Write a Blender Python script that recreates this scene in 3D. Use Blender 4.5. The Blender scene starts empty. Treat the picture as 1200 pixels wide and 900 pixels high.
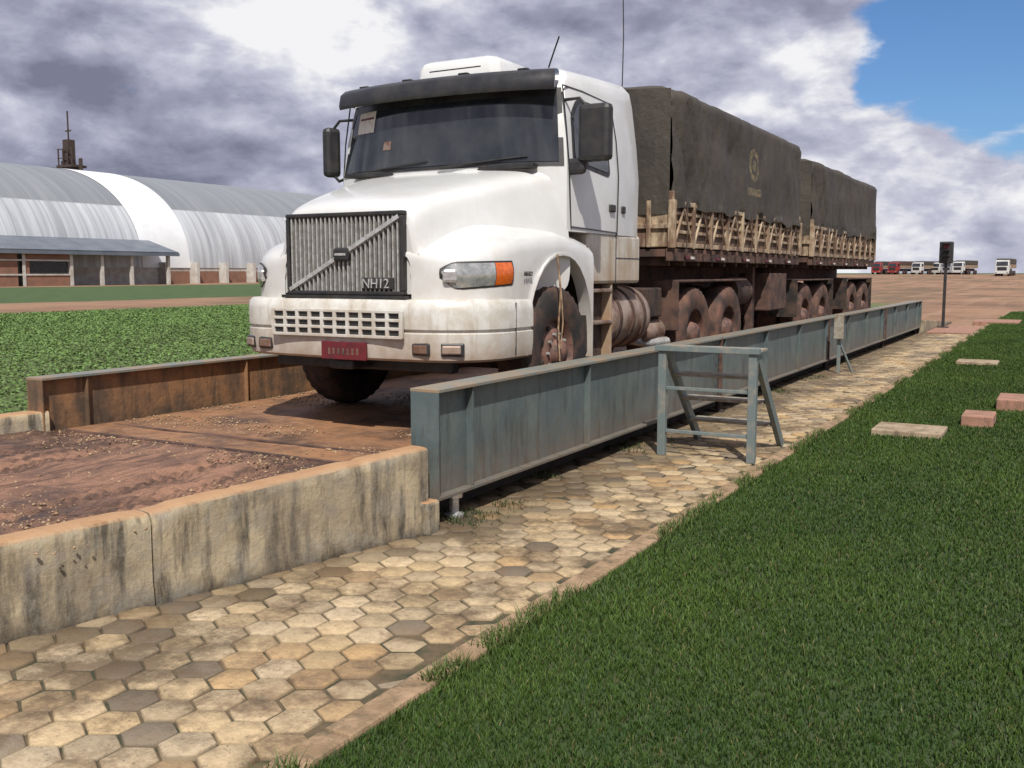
import bpy, math, random
import numpy as np
from mathutils import Vector, noise, Matrix
random.seed(7); rng=np.random.default_rng(7)
sc=bpy.context.scene
R=math.radians
# ------------------------------------------------------------------ materials
def N(nt,t,**k):
    n=nt.nodes.new(t)
    for a,b in k.items(): setattr(n,a,b)
    return n
def mixc(nt,fac,a,b,mode='MIX'):
    m=N(nt,'ShaderNodeMix',data_type='RGBA',blend_type=mode)
    for s,v in ((m.inputs[0],fac),(m.inputs[6],a),(m.inputs[7],b)):
        if isinstance(v,(int,float)): s.default_value=v
        elif isinstance(v,(tuple,list)): s.default_value=tuple(v)+((1,) if len(v)==3 else ())
        else: nt.links.new(v,s)
    return m.outputs[2]
def math_(nt,op,a,b=None,clamp=False):
    m=N(nt,'ShaderNodeMath',operation=op,use_clamp=clamp)
    for s,v in ((m.inputs[0],a),(m.inputs[1],b)):
        if v is None: continue
        if isinstance(v,(int,float)): s.default_value=v
        else: nt.links.new(v,s)
    return m.outputs[0]
def mrange(nt,v,a,b,c=0,d=1,smooth=False):
    m=N(nt,'ShaderNodeMapRange')
    if smooth: m.interpolation_type='SMOOTHSTEP'
    nt.links.new(v,m.inputs[0])
    for i,x in enumerate((a,b,c,d)): m.inputs[i+1].default_value=x
    return m.outputs[0]
def noise_(nt,pos,scale,detail=6,rough=.6,stretch=None,dist=0):
    if stretch:
        mp=N(nt,'ShaderNodeMapping'); mp.inputs['Scale'].default_value=stretch
        nt.links.new(pos,mp.inputs[0]); pos=mp.outputs[0]
    n=N(nt,'ShaderNodeTexNoise'); n.inputs['Scale'].default_value=scale
    n.inputs['Detail'].default_value=detail; n.inputs['Roughness'].default_value=rough
    n.inputs['Distortion'].default_value=dist
    nt.links.new(pos,n.inputs['Vector']); return n.outputs['Fac']
def newmat(name):
    m=bpy.data.materials.new(name); m.use_nodes=True
    nt=m.node_tree; b=nt.nodes['Principled BSDF']
    g=N(nt,'ShaderNodeNewGeometry'); return m,nt,b,g.outputs['Position']
def pmat(name,col,col2=None,rough=.6,metal=0,ns=4,lo=.4,hi=.62,bump=0,bs=40,dirt=None,spec=.5,stretch=None,coat=0,streak=None,attr=None,rvar=.1):
    m,nt,b,pos=newmat(name)
    c=tuple(col)
    if attr:
        a=N(nt,'ShaderNodeAttribute',attribute_name=attr); c=a.outputs['Color']
    if col2 is not None:
        f=mrange(nt,noise_(nt,pos,ns,5,.65,stretch),lo,hi)
        c=mixc(nt,f,c,col2)
    if streak:
        col3,sl,sh,amt=streak
        f=mrange(nt,noise_(nt,pos,3.0,5,.7,(3,3,.5)),sl,sh,0,amt)
        c=mixc(nt,f,c,col3)
    if dirt:
        dc,z0,z1,amt,dn=dirt
        s=N(nt,'ShaderNodeSeparateXYZ'); nt.links.new(pos,s.inputs[0])
        zf=mrange(nt,s.outputs[2],z0,z1,1,0)
        nn=noise_(nt,pos,dn,6,.7)
        f=math_(nt,'ADD',math_(nt,'MULTIPLY',zf,amt),math_(nt,'MULTIPLY',math_(nt,'SUBTRACT',nn,.5),1.1))
        f=math_(nt,'MULTIPLY',f,math_(nt,'ADD',math_(nt,'MULTIPLY',zf,.85),.15),True)
        f=math_(nt,'MAXIMUM',f,0.0)
        c=mixc(nt,f,c,dc)
        rr=mrange(nt,f,0,1,rough,.9); nt.links.new(rr,b.inputs['Roughness'])
    elif attr: b.inputs['Roughness'].default_value=rough
    else:
        rr=mrange(nt,noise_(nt,pos,ns*2.3,3),.3,.7,max(0,rough-rvar),min(1,rough+rvar)); nt.links.new(rr,b.inputs['Roughness'])
    if isinstance(c,tuple): b.inputs['Base Color'].default_value=c+(1,)
    else: nt.links.new(c,b.inputs['Base Color'])
    b.inputs['Metallic'].default_value=metal
    b.inputs['Specular IOR Level'].default_value=spec
    b.inputs['Coat Weight'].default_value=coat; b.inputs['Coat Roughness'].default_value=.08
    if bump:
        bn=N(nt,'ShaderNodeBump'); bn.inputs['Strength'].default_value=1; bn.inputs['Distance'].default_value=bump
        nt.links.new(noise_(nt,pos,bs,5,.65),bn.inputs['Height']); nt.links.new(bn.outputs[0],b.inputs['Normal'])
    return m
M={}
M['paint']=pmat('white_paint',(.66,.665,.655),(.60,.60,.58),rough=.32,ns=1.5,coat=.45,dirt=((.36,.25,.16),.9,2.1,.60,5),streak=((.50,.46,.38),.56,.75,.3))
M['paintlow']=pmat('white_paint_muddy',(.60,.58,.53),(.48,.43,.35),rough=.5,ns=4,coat=.1,dirt=((.30,.19,.11),1.2,2.15,.9,6),streak=((.34,.24,.15),.47,.64,.75))
M['bumper']=pmat('bumper_paint',(.64,.63,.59),(.50,.46,.39),rough=.4,ns=5,coat=.2,dirt=((.29,.18,.11),.86,1.36,.85,9),streak=((.34,.27,.19),.52,.70,.6))
M['black']=pmat('black_plastic',(.018,.018,.02),(.035,.032,.03),rough=.5,ns=8)
M['visor']=pmat('smoked_visor',(.02,.02,.023),(.04,.038,.036),rough=.28,ns=3)
M['glass']=pmat('tinted_glass',(.014,.018,.023),(.04,.043,.046),rough=.06,ns=1.2,rvar=.02,spec=.8)
M['under']=pmat('undercarriage',(.022,.018,.016),(.08,.048,.034),rough=.85,ns=6,bump=.01)
M['tyre']=pmat('tyre_rubber',(.022,.02,.019),(.12,.06,.04),rough=.85,ns=5,lo=.44,hi=.72,bump=.004,bs=60)
M['tyred']=pmat('dusty_tyre',(.045,.03,.025),(.16,.08,.055),rough=.9,ns=4,bump=.004,bs=60)
M['rim']=pmat('dusty_rim',(.21,.105,.075),(.07,.042,.035),rough=.7,ns=9)
M['chrome']=pmat('chrome',(.72,.72,.71),(.5,.48,.45),rough=.25,metal=.6,ns=20)
M['gbar']=pmat('grille_bar',(.50,.50,.48),(.34,.32,.29),rough=.35,metal=.3,ns=20)
M['lamp']=pmat('headlamp_glass',(.5,.5,.48),(.3,.31,.3),rough=.1,metal=.45,ns=14,coat=1)
M['orange']=pmat('orange_lens',(.72,.15,.02),(.5,.09,.015),rough=.2,ns=20,coat=.6)
M['red']=pmat('plate_red',(.15,.015,.02),(.09,.015,.02),rough=.5,ns=20)
M['paper']=pmat('paper',(.7,.68,.62),(.6,.5,.45),rough=.8,ns=30)
M['tankm']=pmat('dusty_tank',(.42,.33,.27),(.18,.10,.07),rough=.4,ns=5,metal=.4,dirt=((.2,.105,.065),.8,1.5,.5,6))
M['tarp']=pmat('tarpaulin',(.038,.033,.027),(.080,.066,.049),rough=.66,ns=1.1,lo=.35,hi=.75,bump=.02,bs=5,streak=((.105,.085,.062),.55,.8,.5))
M['cream']=pmat('cream_sideboard',(.50,.40,.27),(.30,.20,.125),rough=.6,ns=5,streak=((.12,.065,.042),.44,.60,.92))
M['boardin']=pmat('sideboard_inset',(.20,.13,.08),(.08,.047,.033),rough=.75,ns=7,streak=((.07,.04,.03),.45,.65,.8))
M['chassis']=pmat('rusty_chassis',(.05,.03,.025),(.13,.07,.05),rough=.85,ns=5)
M['steel']=pmat('painted_steel',(.085,.115,.12),(.125,.152,.147),rough=.5,ns=2.5,bump=.002,bs=30,dirt=((.17,.11,.065),.12,.62,.65,7),streak=((.05,.052,.047),.50,.68,.85))
M['steeltop']=pmat('steel_flange',(.17,.19,.175),(.28,.2,.13),rough=.55,ns=4)
M['steelin']=pmat('muddy_steel',(.27,.14,.065),(.11,.07,.045),rough=.85,ns=3,bump=.008,bs=14,streak=((.07,.05,.035),.5,.65,.8))
M['stile']=pmat('stile_paint',(.15,.185,.185),(.26,.24,.2),rough=.45,ns=9,lo=.5,hi=.7)
M['stiletread']=pmat('stile_tread',(.34,.32,.27),(.2,.15,.1),rough=.7,ns=12)
M['concrete']=pmat('stained_concrete',(.47,.385,.25),(.32,.26,.17),rough=.9,ns=3,bump=.006,bs=35,streak=((.045,.038,.03),.45,.62,.88),dirt=((.04,.03,.02),-.01,.14,.95,6))
M['kerb']=pmat('kerb_concrete',(.38,.255,.155),(.25,.165,.09),rough=.9,ns=6,bump=.01,bs=30,streak=((.10,.08,.045),.48,.66,.88))
M['paver']=pmat('hex_paver',(1,1,1),None,rough=.82,bump=.005,bs=70,attr='Col')
def paver_fix():
    m=M['paver']; nt=m.node_tree; b=nt.nodes['Principled BSDF']
    src=b.inputs['Base Color'].links[0].from_socket
    pos=[n for n in nt.nodes if n.type=='NEW_GEOMETRY'][0].outputs['Position']
    f=mrange(nt,noise_(nt,pos,14,7,.78),.42,.66,0,.60)
    c=mixc(nt,f,src,(.20,.14,.08))
    f3=mrange(nt,noise_(nt,pos,2.6,6,.7),.50,.64,0,.45)
    c=mixc(nt,f3,c,(.36,.21,.105))
    f2=mrange(nt,noise_(nt,pos,1.3,8,.76),.47,.59,0,.80)
    c=mixc(nt,f2,c,(.105,.075,.045))
    f4=mrange(nt,noise_(nt,pos,45,3,.7),.60,.70,0,.65); c=mixc(nt,f4,c,(.10,.075,.05))
    nt.links.new(c,b.inputs['Base Color']); nt.links.new(mrange(nt,f2,0,.8,.88,.5),b.inputs['Roughness'])
paver_fix()
def concrete_fix():
    m=M['concrete']; nt=m.node_tree; b=nt.nodes['Principled BSDF']
    src=b.inputs['Base Color'].links[0].from_socket
    g=[n for n in nt.nodes if n.type=='NEW_GEOMETRY'][0]; pos=g.outputs['Position']
    f=mrange(nt,noise_(nt,pos,7,7,.75),.46,.60,0,.5); c=mixc(nt,f,src,(.27,.25,.21))
    f=mrange(nt,noise_(nt,pos,1.6,6,.7),.5,.66,0,.6); c=mixc(nt,f,c,(.16,.13,.09))
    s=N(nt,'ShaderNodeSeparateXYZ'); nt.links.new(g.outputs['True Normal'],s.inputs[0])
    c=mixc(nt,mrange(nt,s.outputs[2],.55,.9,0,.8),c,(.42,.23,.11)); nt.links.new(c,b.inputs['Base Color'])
concrete_fix()
M['joint']=pmat('paver_joint',(.13,.09,.05),(.035,.04,.02),rough=1,ns=5)
m,nt,b,pos=newmat('red_soil')
f1=mrange(nt,noise_(nt,pos,.8,8,.72,(1.4,.7,1)),.40,.55)
c=mixc(nt,f1,(.33,.175,.112),(.085,.046,.030))
c=mixc(nt,mrange(nt,noise_(nt,pos,9,8,.75),.45,.7,0,.5),c,(.30,.165,.10))
c=mixc(nt,mrange(nt,noise_(nt,pos,4,6,.7,(3,.35,1)),.48,.60,0,.8),c,(.065,.036,.025))
nt.links.new(c,b.inputs['Base Color']); nt.links.new(mrange(nt,f1,0,1,.9,.38),b.inputs['Roughness'])
bn=N(nt,'ShaderNodeBump'); bn.inputs['Distance'].default_value=.035; nt.links.new(noise_(nt,pos,14,8,.7),bn.inputs['Height']); nt.links.new(bn.outputs[0],b.inputs['Normal'])
M['soil']=m
M['deck']=pmat('muddy_deck',(.30,.15,.07),(.09,.05,.033),rough=.7,ns=1.6,bump=.014,bs=14,streak=((.33,.19,.115),.5,.66,.6))
M['dark']=pmat('pit_dark',(.03,.025,.02),(.05,.04,.03),rough=1,ns=4)
M['pebble']=pmat('pebbles',(.42,.30,.18),(.18,.10,.06),rough=.9,ns=18)
M['lawnsoil']=pmat('lawn_soil',(.03,.06,.014),(.045,.06,.018),rough=1,ns=6)
M['grass']=pmat('grass_blades',(1,1,1),None,rough=.6,attr='Col',spec=.25)
M['leaf']=pmat('crop_leaves',(1,1,1),None,rough=.6,attr='Col',spec=.25)
M['slab']=pmat('slab_concrete',(.40,.31,.21),(.26,.19,.12),rough=.9,ns=6,bump=.006,streak=((.12,.09,.06),.5,.65,.7))
M['redslab']=pmat('red_slab',(.38,.20,.14),(.27,.15,.1),rough=.9,ns=6,bump=.006,streak=((.14,.08,.06),.5,.65,.7))
M['brick']=pmat('brick_wall',(.27,.135,.09),(.2,.11,.075),rough=.9,ns=.7)
M['rooflow']=pmat('dark_sheet_roof',(.13,.15,.18),(.17,.19,.22),rough=.5,ns=.4,metal=.2)
M['white']=pmat('white_wall',(.55,.53,.49),(.42,.38,.33),rough=.8,ns=1)
def crest():
    nt=M['tarp'].node_tree; b=nt.nodes['Principled BSDF']; src=b.inputs['Base Color'].links[0].from_socket
    pos=[n for n in nt.nodes if n.type=='NEW_GEOMETRY'][0].outputs['Position']
    s=N(nt,'ShaderNodeSeparateXYZ'); nt.links.new(pos,s.inputs[0])
    u=math_(nt,'DIVIDE',math_(nt,'SUBTRACT',s.outputs[1],13.15),.24); v=math_(nt,'DIVIDE',math_(nt,'SUBTRACT',s.outputs[2],3.02),.22)
    r=math_(nt,'SQRT',math_(nt,'ADD',math_(nt,'MULTIPLY',u,u),math_(nt,'MULTIPLY',v,v)))
    ringm=math_(nt,'MULTIPLY',math_(nt,'GREATER_THAN',r,.62),math_(nt,'LESS_THAN',r,1.0))
    core=math_(nt,'LESS_THAN',r,.36)
    bars=math_(nt,'MULTIPLY',math_(nt,'LESS_THAN',math_(nt,'ABSOLUTE',math_(nt,'ADD',v,1.6)),.22),math_(nt,'LESS_THAN',math_(nt,'ABSOLUTE',u),1.3))
    k=math_(nt,'MAXIMUM',math_(nt,'MAXIMUM',ringm,core),bars)
    k=math_(nt,'MULTIPLY',k,math_(nt,'GREATER_THAN',s.outputs[0],-4.2))
    k=math_(nt,'MULTIPLY',k,mrange(nt,noise_(nt,pos,18,4,.7),.38,.62,.1,.85))
    c=mixc(nt,k,src,(.24,.185,.095)); nt.links.new(c,b.inputs['Base Color'])
crest()
# ------------------------------------------------------------------ mesh helpers
def link(o,parent=None):
    sc.collection.objects.link(o)
    if parent is not None: o.parent=parent
    return o
def empty(name,loc=(0,0,0)):
    e=bpy.data.objects.new(name,None); e.location=loc; e.empty_display_size=.2; sc.collection.objects.link(e); return e
import bmesh
def mesh(name,vs,fs,mat,parent=None,smooth=True,ang=35,sub=0,bevel=0,solid=0):
    me=bpy.data.meshes.new(name); me.from_pydata([tuple(v) for v in vs],[],fs); me.update()
    me.materials.append(M[mat] if isinstance(mat,str) else mat)
    o=bpy.data.objects.new(name,me); link(o,parent)
    bm=bmesh.new(); bm.from_mesh(me); bmesh.ops.recalc_face_normals(bm,faces=bm.faces); bm.to_mesh(me); bm.free()
    if solid:
        s=o.modifiers.new('s','SOLIDIFY'); s.thickness=solid; s.offset=0
    if bevel:
        b=o.modifiers.new('b','BEVEL'); b.width=bevel; b.segments=2; b.limit_method='ANGLE'; b.angle_limit=R(40)
    if sub:
        s=o.modifiers.new('sub','SUBSURF'); s.levels=sub; s.render_levels=sub
    if smooth:
        me.polygons.foreach_set('use_smooth',[True]*len(me.polygons))
        if not bevel and not sub: me.set_sharp_from_angle(angle=R(ang))
    return o
BF=[(0,3,2,1),(4,5,6,7),(0,1,5,4),(1,2,6,5),(2,3,7,6),(3,0,4,7)]
def bx(x0,x1,y0,y1,z0,z1): return [(x0,y0,z0),(x1,y0,z0),(x1,y1,z0),(x0,y1,z0),(x0,y0,z1),(x1,y0,z1),(x1,y1,z1),(x0,y1,z1)]
def boxes(name,lst,mat,parent=None,bevel=.006):
    vs=[];fs=[]
    for b in lst:
        k=len(vs); v=b if isinstance(b[0],tuple) else bx(*b)
        vs+=v; fs+=[tuple(i+k for i in f) for f in BF]
    return mesh(name,vs,fs,mat,parent,smooth=False,bevel=bevel)
def bar(p,q,w,h=None,up=(0,0,1)):
    h=h or w; p=Vector(p);q=Vector(q); d=(q-p).normalized(); u=Vector(up)
    if abs(d.dot(u))>.98: u=Vector((0,1,0))
    s=d.cross(u).normalized(); u=s.cross(d).normalized()
    out=[]
    for c in (p,q):
        for a,b in ((-1,-1),(1,-1),(1,1),(-1,1)): out.append(tuple(c+s*a*w/2+u*b*h/2))
    return out
def tube(name,pts,r,mat,parent=None):
    cu=bpy.data.curves.new(name,'CURVE'); cu.dimensions='3D'; cu.bevel_depth=r; cu.bevel_resolution=2; cu.use_fill_caps=True
    s=cu.splines.new('POLY'); s.points.add(len(pts)-1)
    for i,p in enumerate(pts): s.points[i].co=tuple(p)+(1,)
    cu.materials.append(M[mat]); return link(bpy.data.objects.new(name,cu),parent)
def lathe(name,prof,mat,parent,origin,axis='X',seg=40,alt=None,sgn=1):
    vs=[];fs=[];n=len(prof)
    for i in range(seg):
        a=2*math.pi*i/seg
        for j,(r,t) in enumerate(prof):
            rr=r
            if alt and j in alt and (i//1)%2: rr-=.014
            c,s=math.cos(a)*rr,math.sin(a)*rr
            p=(t*sgn,c,s) if axis=='X' else ((c,t,s) if axis=='Y' else (c,s,t))
            vs.append((p[0]+origin[0],p[1]+origin[1],p[2]+origin[2]))
    for i in range(seg):
        for j in range(n-1):
            a=i*n+j;b=((i+1)%seg)*n+j
            fs.append((a,b,b+1,a+1))
    return mesh(name,vs,fs,mat,parent,ang=50)
def grid(name,P,mat,parent=None,closed=False,caps=False,**k):
    n=len(P);m=len(P[0]);vs=[p for r in P for p in r];fs=[]
    for i in range(n-1):
        for j in range(m-1 if not closed else m):
            j2=(j+1)%m
            fs.append((i*m+j,i*m+j2,(i+1)*m+j2,(i+1)*m+j))
    if caps:
        fs.append(tuple(range(m))); fs.append(tuple(range((n-1)*m,n*m)))
    return mesh(name,vs,fs,mat,parent,**k)
def sweep(path,prof):
    P=[]
    for i,p in enumerate(path):
        a=Vector(path[max(i-1,0)]);b=Vector(path[min(i+1,len(path)-1)]);d=(b-a).normalized(); nrm=Vector((d.y,-d.x))
        P.append([(p[0]+nrm.x*o,p[1]+nrm.y*o,z) for o,z in prof])
    return P
def npmesh(name,verts,faces,mat,col=None,parent=None):
    me=bpy.data.meshes.new(name); nv=len(verts); nf,k=faces.shape
    me.vertices.add(nv); me.vertices.foreach_set('co',verts.astype(np.float32).ravel())
    me.loops.add(nf*k); me.loops.foreach_set('vertex_index',faces.astype(np.int32).ravel())
    me.polygons.add(nf); me.polygons.foreach_set('loop_start',np.arange(0,nf*k,k,dtype=np.int32))
    me.update(calc_edges=True); me.validate()
    if col is not None:
        a=me.color_attributes.new('Col','FLOAT_COLOR','POINT')
        a.data.foreach_set('color',np.hstack([col,np.ones((nv,1))]).astype(np.float32).ravel())
    me.materials.append(M[mat]); return link(bpy.data.objects.new(name,me),parent)
def nz(x,y,z=0): return noise.noise(Vector((x,y,z)))
# ------------------------------------------------------------------ camera
cam=bpy.data.cameras.new('Camera'); co=bpy.data.objects.new('Camera',cam); sc.collection.objects.link(co)
cam.sensor_width=36; cam.lens=34.5; cam.clip_end=9000; cam.clip_start=.05
co.location=(0,0,1.6); co.rotation_euler=(R(90-6.45),0,R(29.5)); sc.camera=co
# ------------------------------------------------------------------ ground
def gh(x,y):
    t=min(1,max(0,(y-95)/150)); return 1.28*t*t*(3-2*t)
xs=[-2500,-1200,-600,-300,-200,-150,-120,-100,-80,-60,-45,-30,-20,-12,-7,-4,-2,0,2,5,10,20,40,80,150,300,700,1500,2500]
ys=[-300,-100,-40,-15,-5,0,5,10,15,20,25,30,35,42,50,60,70,80,90,100,110,120,130,140,150,160,170,180,190,200,210,220,230,240,250,300,400,700,1500,4000]
m,nt,b,pos=newmat('ground_mix')
s=N(nt,'ShaderNodeSeparateXYZ'); nt.links.new(pos,s.inputs[0])
X=math_(nt,'ADD',s.outputs[0],math_(nt,'MULTIPLY',math_(nt,'SUBTRACT',noise_(nt,pos,.25,5,.6),.5),3.5))
t=mrange(nt,X,-120,0)
dirt=mixc(nt,mrange(nt,noise_(nt,pos,.12,8,.65),.4,.62),(.29,.165,.095),(.17,.095,.055))
dirt=mixc(nt,mrange(nt,noise_(nt,pos,1.0,6,.65,(.9,.05,1)),.48,.60,0,.55),dirt,(.34,.21,.13))
dirt=mixc(nt,mrange(nt,noise_(nt,pos,.06,6,.7,(2,.6,1)),.50,.58,0,.6),dirt,(.10,.08,.042))
g1=mixc(nt,mrange(nt,noise_(nt,pos,.9,8,.7),.4,.65),(.06,.105,.025),(.03,.06,.016))
soy=mixc(nt,mrange(nt,noise_(nt,pos,2.5,8,.7),.4,.6),(.10,.16,.045),(.09,.09,.035))
def band(a,b,e=.004):
    return math_(nt,'MULTIPLY',mrange(nt,t,(a+120)/120-e,(a+120)/120+e),mrange(nt,t,(b+120)/120-e,(b+120)/120+e,1,0))
c=mixc(nt,band(-104,-50),dirt,g1)
fm=math_(nt,'MULTIPLY',band(-35.5,-7.6),mrange(nt,s.outputs[1],52,60,1,0))
c=mixc(nt,fm,c,soy)
far=mrange(nt,s.outputs[1],260,500)
c=mixc(nt,far,c,g1)
nt.links.new(c,b.inputs['Base Color']); b.inputs['Roughness'].default_value=.95
bn=N(nt,'ShaderNodeBump'); bn.inputs['Distance'].default_value=.05; nt.links.new(noise_(nt,pos,3,8,.7),bn.inputs['Height']); nt.links.new(bn.outputs[0],b.inputs['Normal'])
M['ground']=m
grid('ground',[[(x,y,gh(x,y)-.03) for x in xs] for y in ys],'ground',smooth=True,ang=80)
def wallx(y): return -3.435+.231*(y-4.71)
def pavleft(y): return wallx(y)+.0 if y<4.9 else -3.60
pv=empty('hexagonal_pavement')
boxes('joint_bed',[(-6.0,-2.1,-2.5,28.4,-.028,-.008)],'joint',pv,0)
Rr=.108; dx=math.sqrt(3)*Rr; dy=1.5*Rr
V=[];F=[];C=[]
row=0;y=-1.5
while y<28.3:
    x=-2.25-(row%2)*dx/2
    while x>pavleft(y)-.05:
        n=nz(x*1.3,y*1.3,3); n2=random.random()
        base=np.array([.54,.41,.245])*(.76+.32*random.random())
        base=base*(1+np.array([.04,0,-.10])*random.uniform(-1,1))
        if n2<.05+max(0,n)*.4: base=np.array([.17,.135,.095])*random.uniform(.8,1.7)
        elif n2<.22: base=base*np.array([.88,.77,.64])
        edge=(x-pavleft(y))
        if y>4.9:  # shade under the girder painted into the paver colours, along with wet mud
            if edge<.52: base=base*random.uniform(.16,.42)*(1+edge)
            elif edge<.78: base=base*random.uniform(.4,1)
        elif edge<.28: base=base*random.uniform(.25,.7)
        z=random.uniform(-.004,.004)+.010*nz(x*2,y*2); tx=random.uniform(-.03,.03);ty=random.uniform(-.03,.03); k=len(V)
        r0=Rr-.003
        for rr,zz in ((r0-.0,-.02),(r0-.002,-.004),(r0-.010,.001)):
            for i in range(6):
                a=R(60*i+30); j=1+random.uniform(-.02,.012)
                px,py=math.cos(a)*rr*j,math.sin(a)*rr*j
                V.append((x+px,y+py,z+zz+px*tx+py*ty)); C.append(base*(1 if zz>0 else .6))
        for q in (0,1):
            for i in range(6):
                F.append((k+q*6+i,k+q*6+(i+1)%6,k+q*6+6+(i+1)%6,k+q*6+6+i))
        F.append((k+12,k+13,k+14,k+15)); F.append((k+12,k+15,k+16,k+17))
        x-=dx
    row+=1;y+=dy
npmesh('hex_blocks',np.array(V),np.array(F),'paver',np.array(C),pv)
kl=[];y=-1.5
while y<44:
    L=1.0; o=random.uniform(-.004,.004)
    kl.append((-2.17+o,-2.045+o,y,y+L-.006,-.03,.035+random.uniform(-.005,.004))); y+=L
boxes('kerb',kl,'kerb',None,.014)
# lawn
def lawnz(x,y): return .03+.05*max(0,min(1,(x+2)/3))
gx=[-2.05+.25*i for i in range(36)]; gy=[-2+.5*i for i in range(96)]
lawn=empty('lawn')
grid('lawn_soil',[[(x,y,lawnz(x,y)-.016) for x in gx] for y in gy],'lawnsoil',lawn,ang=80)
def blades(n,y,x,h,w,cols,zf,name,mat,parent):
    ang=rng.uniform(0,2*np.pi,n); lean=rng.uniform(0,2*np.pi,n); la=rng.uniform(.1,.75,n)*h
    z0=zf; dxv=np.cos(ang)*w/2; dyv=np.sin(ang)*w/2; lx=np.cos(lean)*la; ly=np.sin(lean)*la
    v=np.zeros((n,6,3))
    for i,(s_,t_,k_) in enumerate(((-1,0,1),(1,0,1),(-1,.55,.8),(1,.55,.8),(-1,1,.12),(1,1,.12))):
        v[:,i,0]=x+s_*dxv*k_+lx*t_**2; v[:,i,1]=y+s_*dyv*k_+ly*t_**2; v[:,i,2]=z0+h*t_*(1-.25*t_*la/h)
    base=(np.arange(n)*6)[:,None]
    f=np.concatenate([base+np.array([[0,1,3,2]]),base+np.array([[2,3,5,4]])])
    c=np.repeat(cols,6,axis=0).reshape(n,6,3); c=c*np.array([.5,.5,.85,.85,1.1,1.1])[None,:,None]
    return npmesh(name,v.reshape(-1,3),f,mat,c.reshape(-1,3),parent)
def vn(x,y): return (np.sin(x*2.1+1.3*np.sin(y*1.1))+np.sin(y*1.7+1.1*np.sin(x*2.9+1))+.6*np.sin(x*5.3+y*3.7)+.5*np.sin(y*6.1-x*4.3))/3.1
n=300000
u=rng.random(n); yy=1.2*np.exp(u*np.log(45/1.2))
xx=-2.03+rng.random(n)*(2.1+rng.random(n)*.7)
dist=np.hypot(xx,yy); pat=vn(xx,yy)
hh=rng.uniform(.018,.034,n)*(1+dist*.012); ww=.0032*(1+dist*.17)
mixf=np.clip(rng.random(n)*.7+.34*pat+.12,0,1)[:,None]
cols=np.array([[.028,.064,.011]])*(1-mixf)+np.array([[.085,.142,.024]])*mixf
dry=rng.random(n)<.03; cols[dry]=[.16,.14,.055]
zl=.03+.05*np.clip((xx+2)/3,0,1)-.016
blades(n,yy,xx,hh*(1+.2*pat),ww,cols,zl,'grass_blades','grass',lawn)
n=12000
yy=1.5*np.exp(rng.random(n)*np.log(40/1.5)); xx=-2.05+rng.normal(0,.03,n)
sel=vn(xx*3,yy*2)>-.1; yy=yy[sel];xx=xx[sel];n=len(yy)
cols=np.array([[.08,.12,.03]])*rng.uniform(.5,1.5,(n,1))
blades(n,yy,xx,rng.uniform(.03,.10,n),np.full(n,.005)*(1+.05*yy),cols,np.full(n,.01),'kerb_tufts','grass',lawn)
wp=empty('weeds')
n=8000
yy=4.9+rng.random(n)**1.5*14; xx=-3.45+rng.normal(0,.13,n); sel=vn(xx,yy*2.3)>.15; yy=yy[sel];xx=xx[sel];n=len(yy)
cols=np.array([[.05,.075,.02]])*rng.uniform(.6,1.4,(n,1))
blades(n,yy,xx,rng.uniform(.02,.06,n),np.full(n,.006),cols,np.full(n,-.005),'weed_tufts','grass',wp)
def slabs(name,b,mat): boxes(name,[b],mat,None,.012)
slabs('paving_slab',(-1.62,-.98,10.0,10.55,.0,.085),'slab')
slabs('paving_slab',(-.9,-.6,10.95,11.45,.0,.15),'redslab')
slabs('paving_slab',(-.66,-.2,12.4,13.1,.0,.17),'redslab')
slabs('paving_slab',(-1.65,-1.0,18.5,19.1,.0,.085),'slab')
boxes('concrete_apron',[(-3.6,-2.19,28.42,32,-.03,.03),(-2.6,-1.3,34,36,-.03,.09)],'redslab',None,.01)
# ------------------------------------------------------------------ retaining walls + ramp
def roughwall(name,p,q,th,h0,h1,parent=None,seg=.05):
    p=Vector(p+(0,));q=Vector(q+(0,));d=q-p;L=d.length;d.normalize();s=Vector((d.y,-d.x,0))
    nl=int(L/seg)+1;P=[]
    for i in range(nl+1):
        t=i/nl;c=p+d*L*t;h=h0+(h1-h0)*t;ring=[]
        pr=[(.012,-.05),(.008,h*.12),(0,h*.25),(0,h*.5),(0,h*.75),(0,h*.88),(0,h-.012),(-.014,h),(-th/2,h+.003),(-th+.014,h),(-th,h-.02),(-th,h*.5),(-th,-.05)]
        for o,z in pr:
            k=.005*noise.noise(Vector((c.x*3,c.y*3,z*3)))+.0025*noise.noise(Vector((c.x*22,c.y*22,z*22)))
            chip=.035*max(0,noise.noise(Vector((c.x*7,c.y*7,9)))-.2) if abs(z-h)<.03 else 0
            pt=c+s*(o+(k-chip*1.5 if o>-th/2 else -k)); ring.append((pt.x,pt.y,z-chip))
        P.append(ring)
    return grid(name,P,'concrete',parent,closed=True,caps=True,ang=50)
w=empty('concrete_wall')
a=(wallx(-2.5),-2.5); e=(wallx(4.93),4.93)
roughwall('wall_section',a,(wallx(3.165),3.165),.17,.32,.455,w); roughwall('wall_section_2',(wallx(3.175),3.175),e,.165,.455,.53,w)
boxes('footing_block',[(-3.47,-3.34,4.86,5.0,-.02,.2)],'concrete',w,.02)
w2=empty('concrete_wall')
roughwall('wall_section',(-8.9,-2.5),(-7.06,4.95),.2,.32,.5,w2)
P=[]
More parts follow.
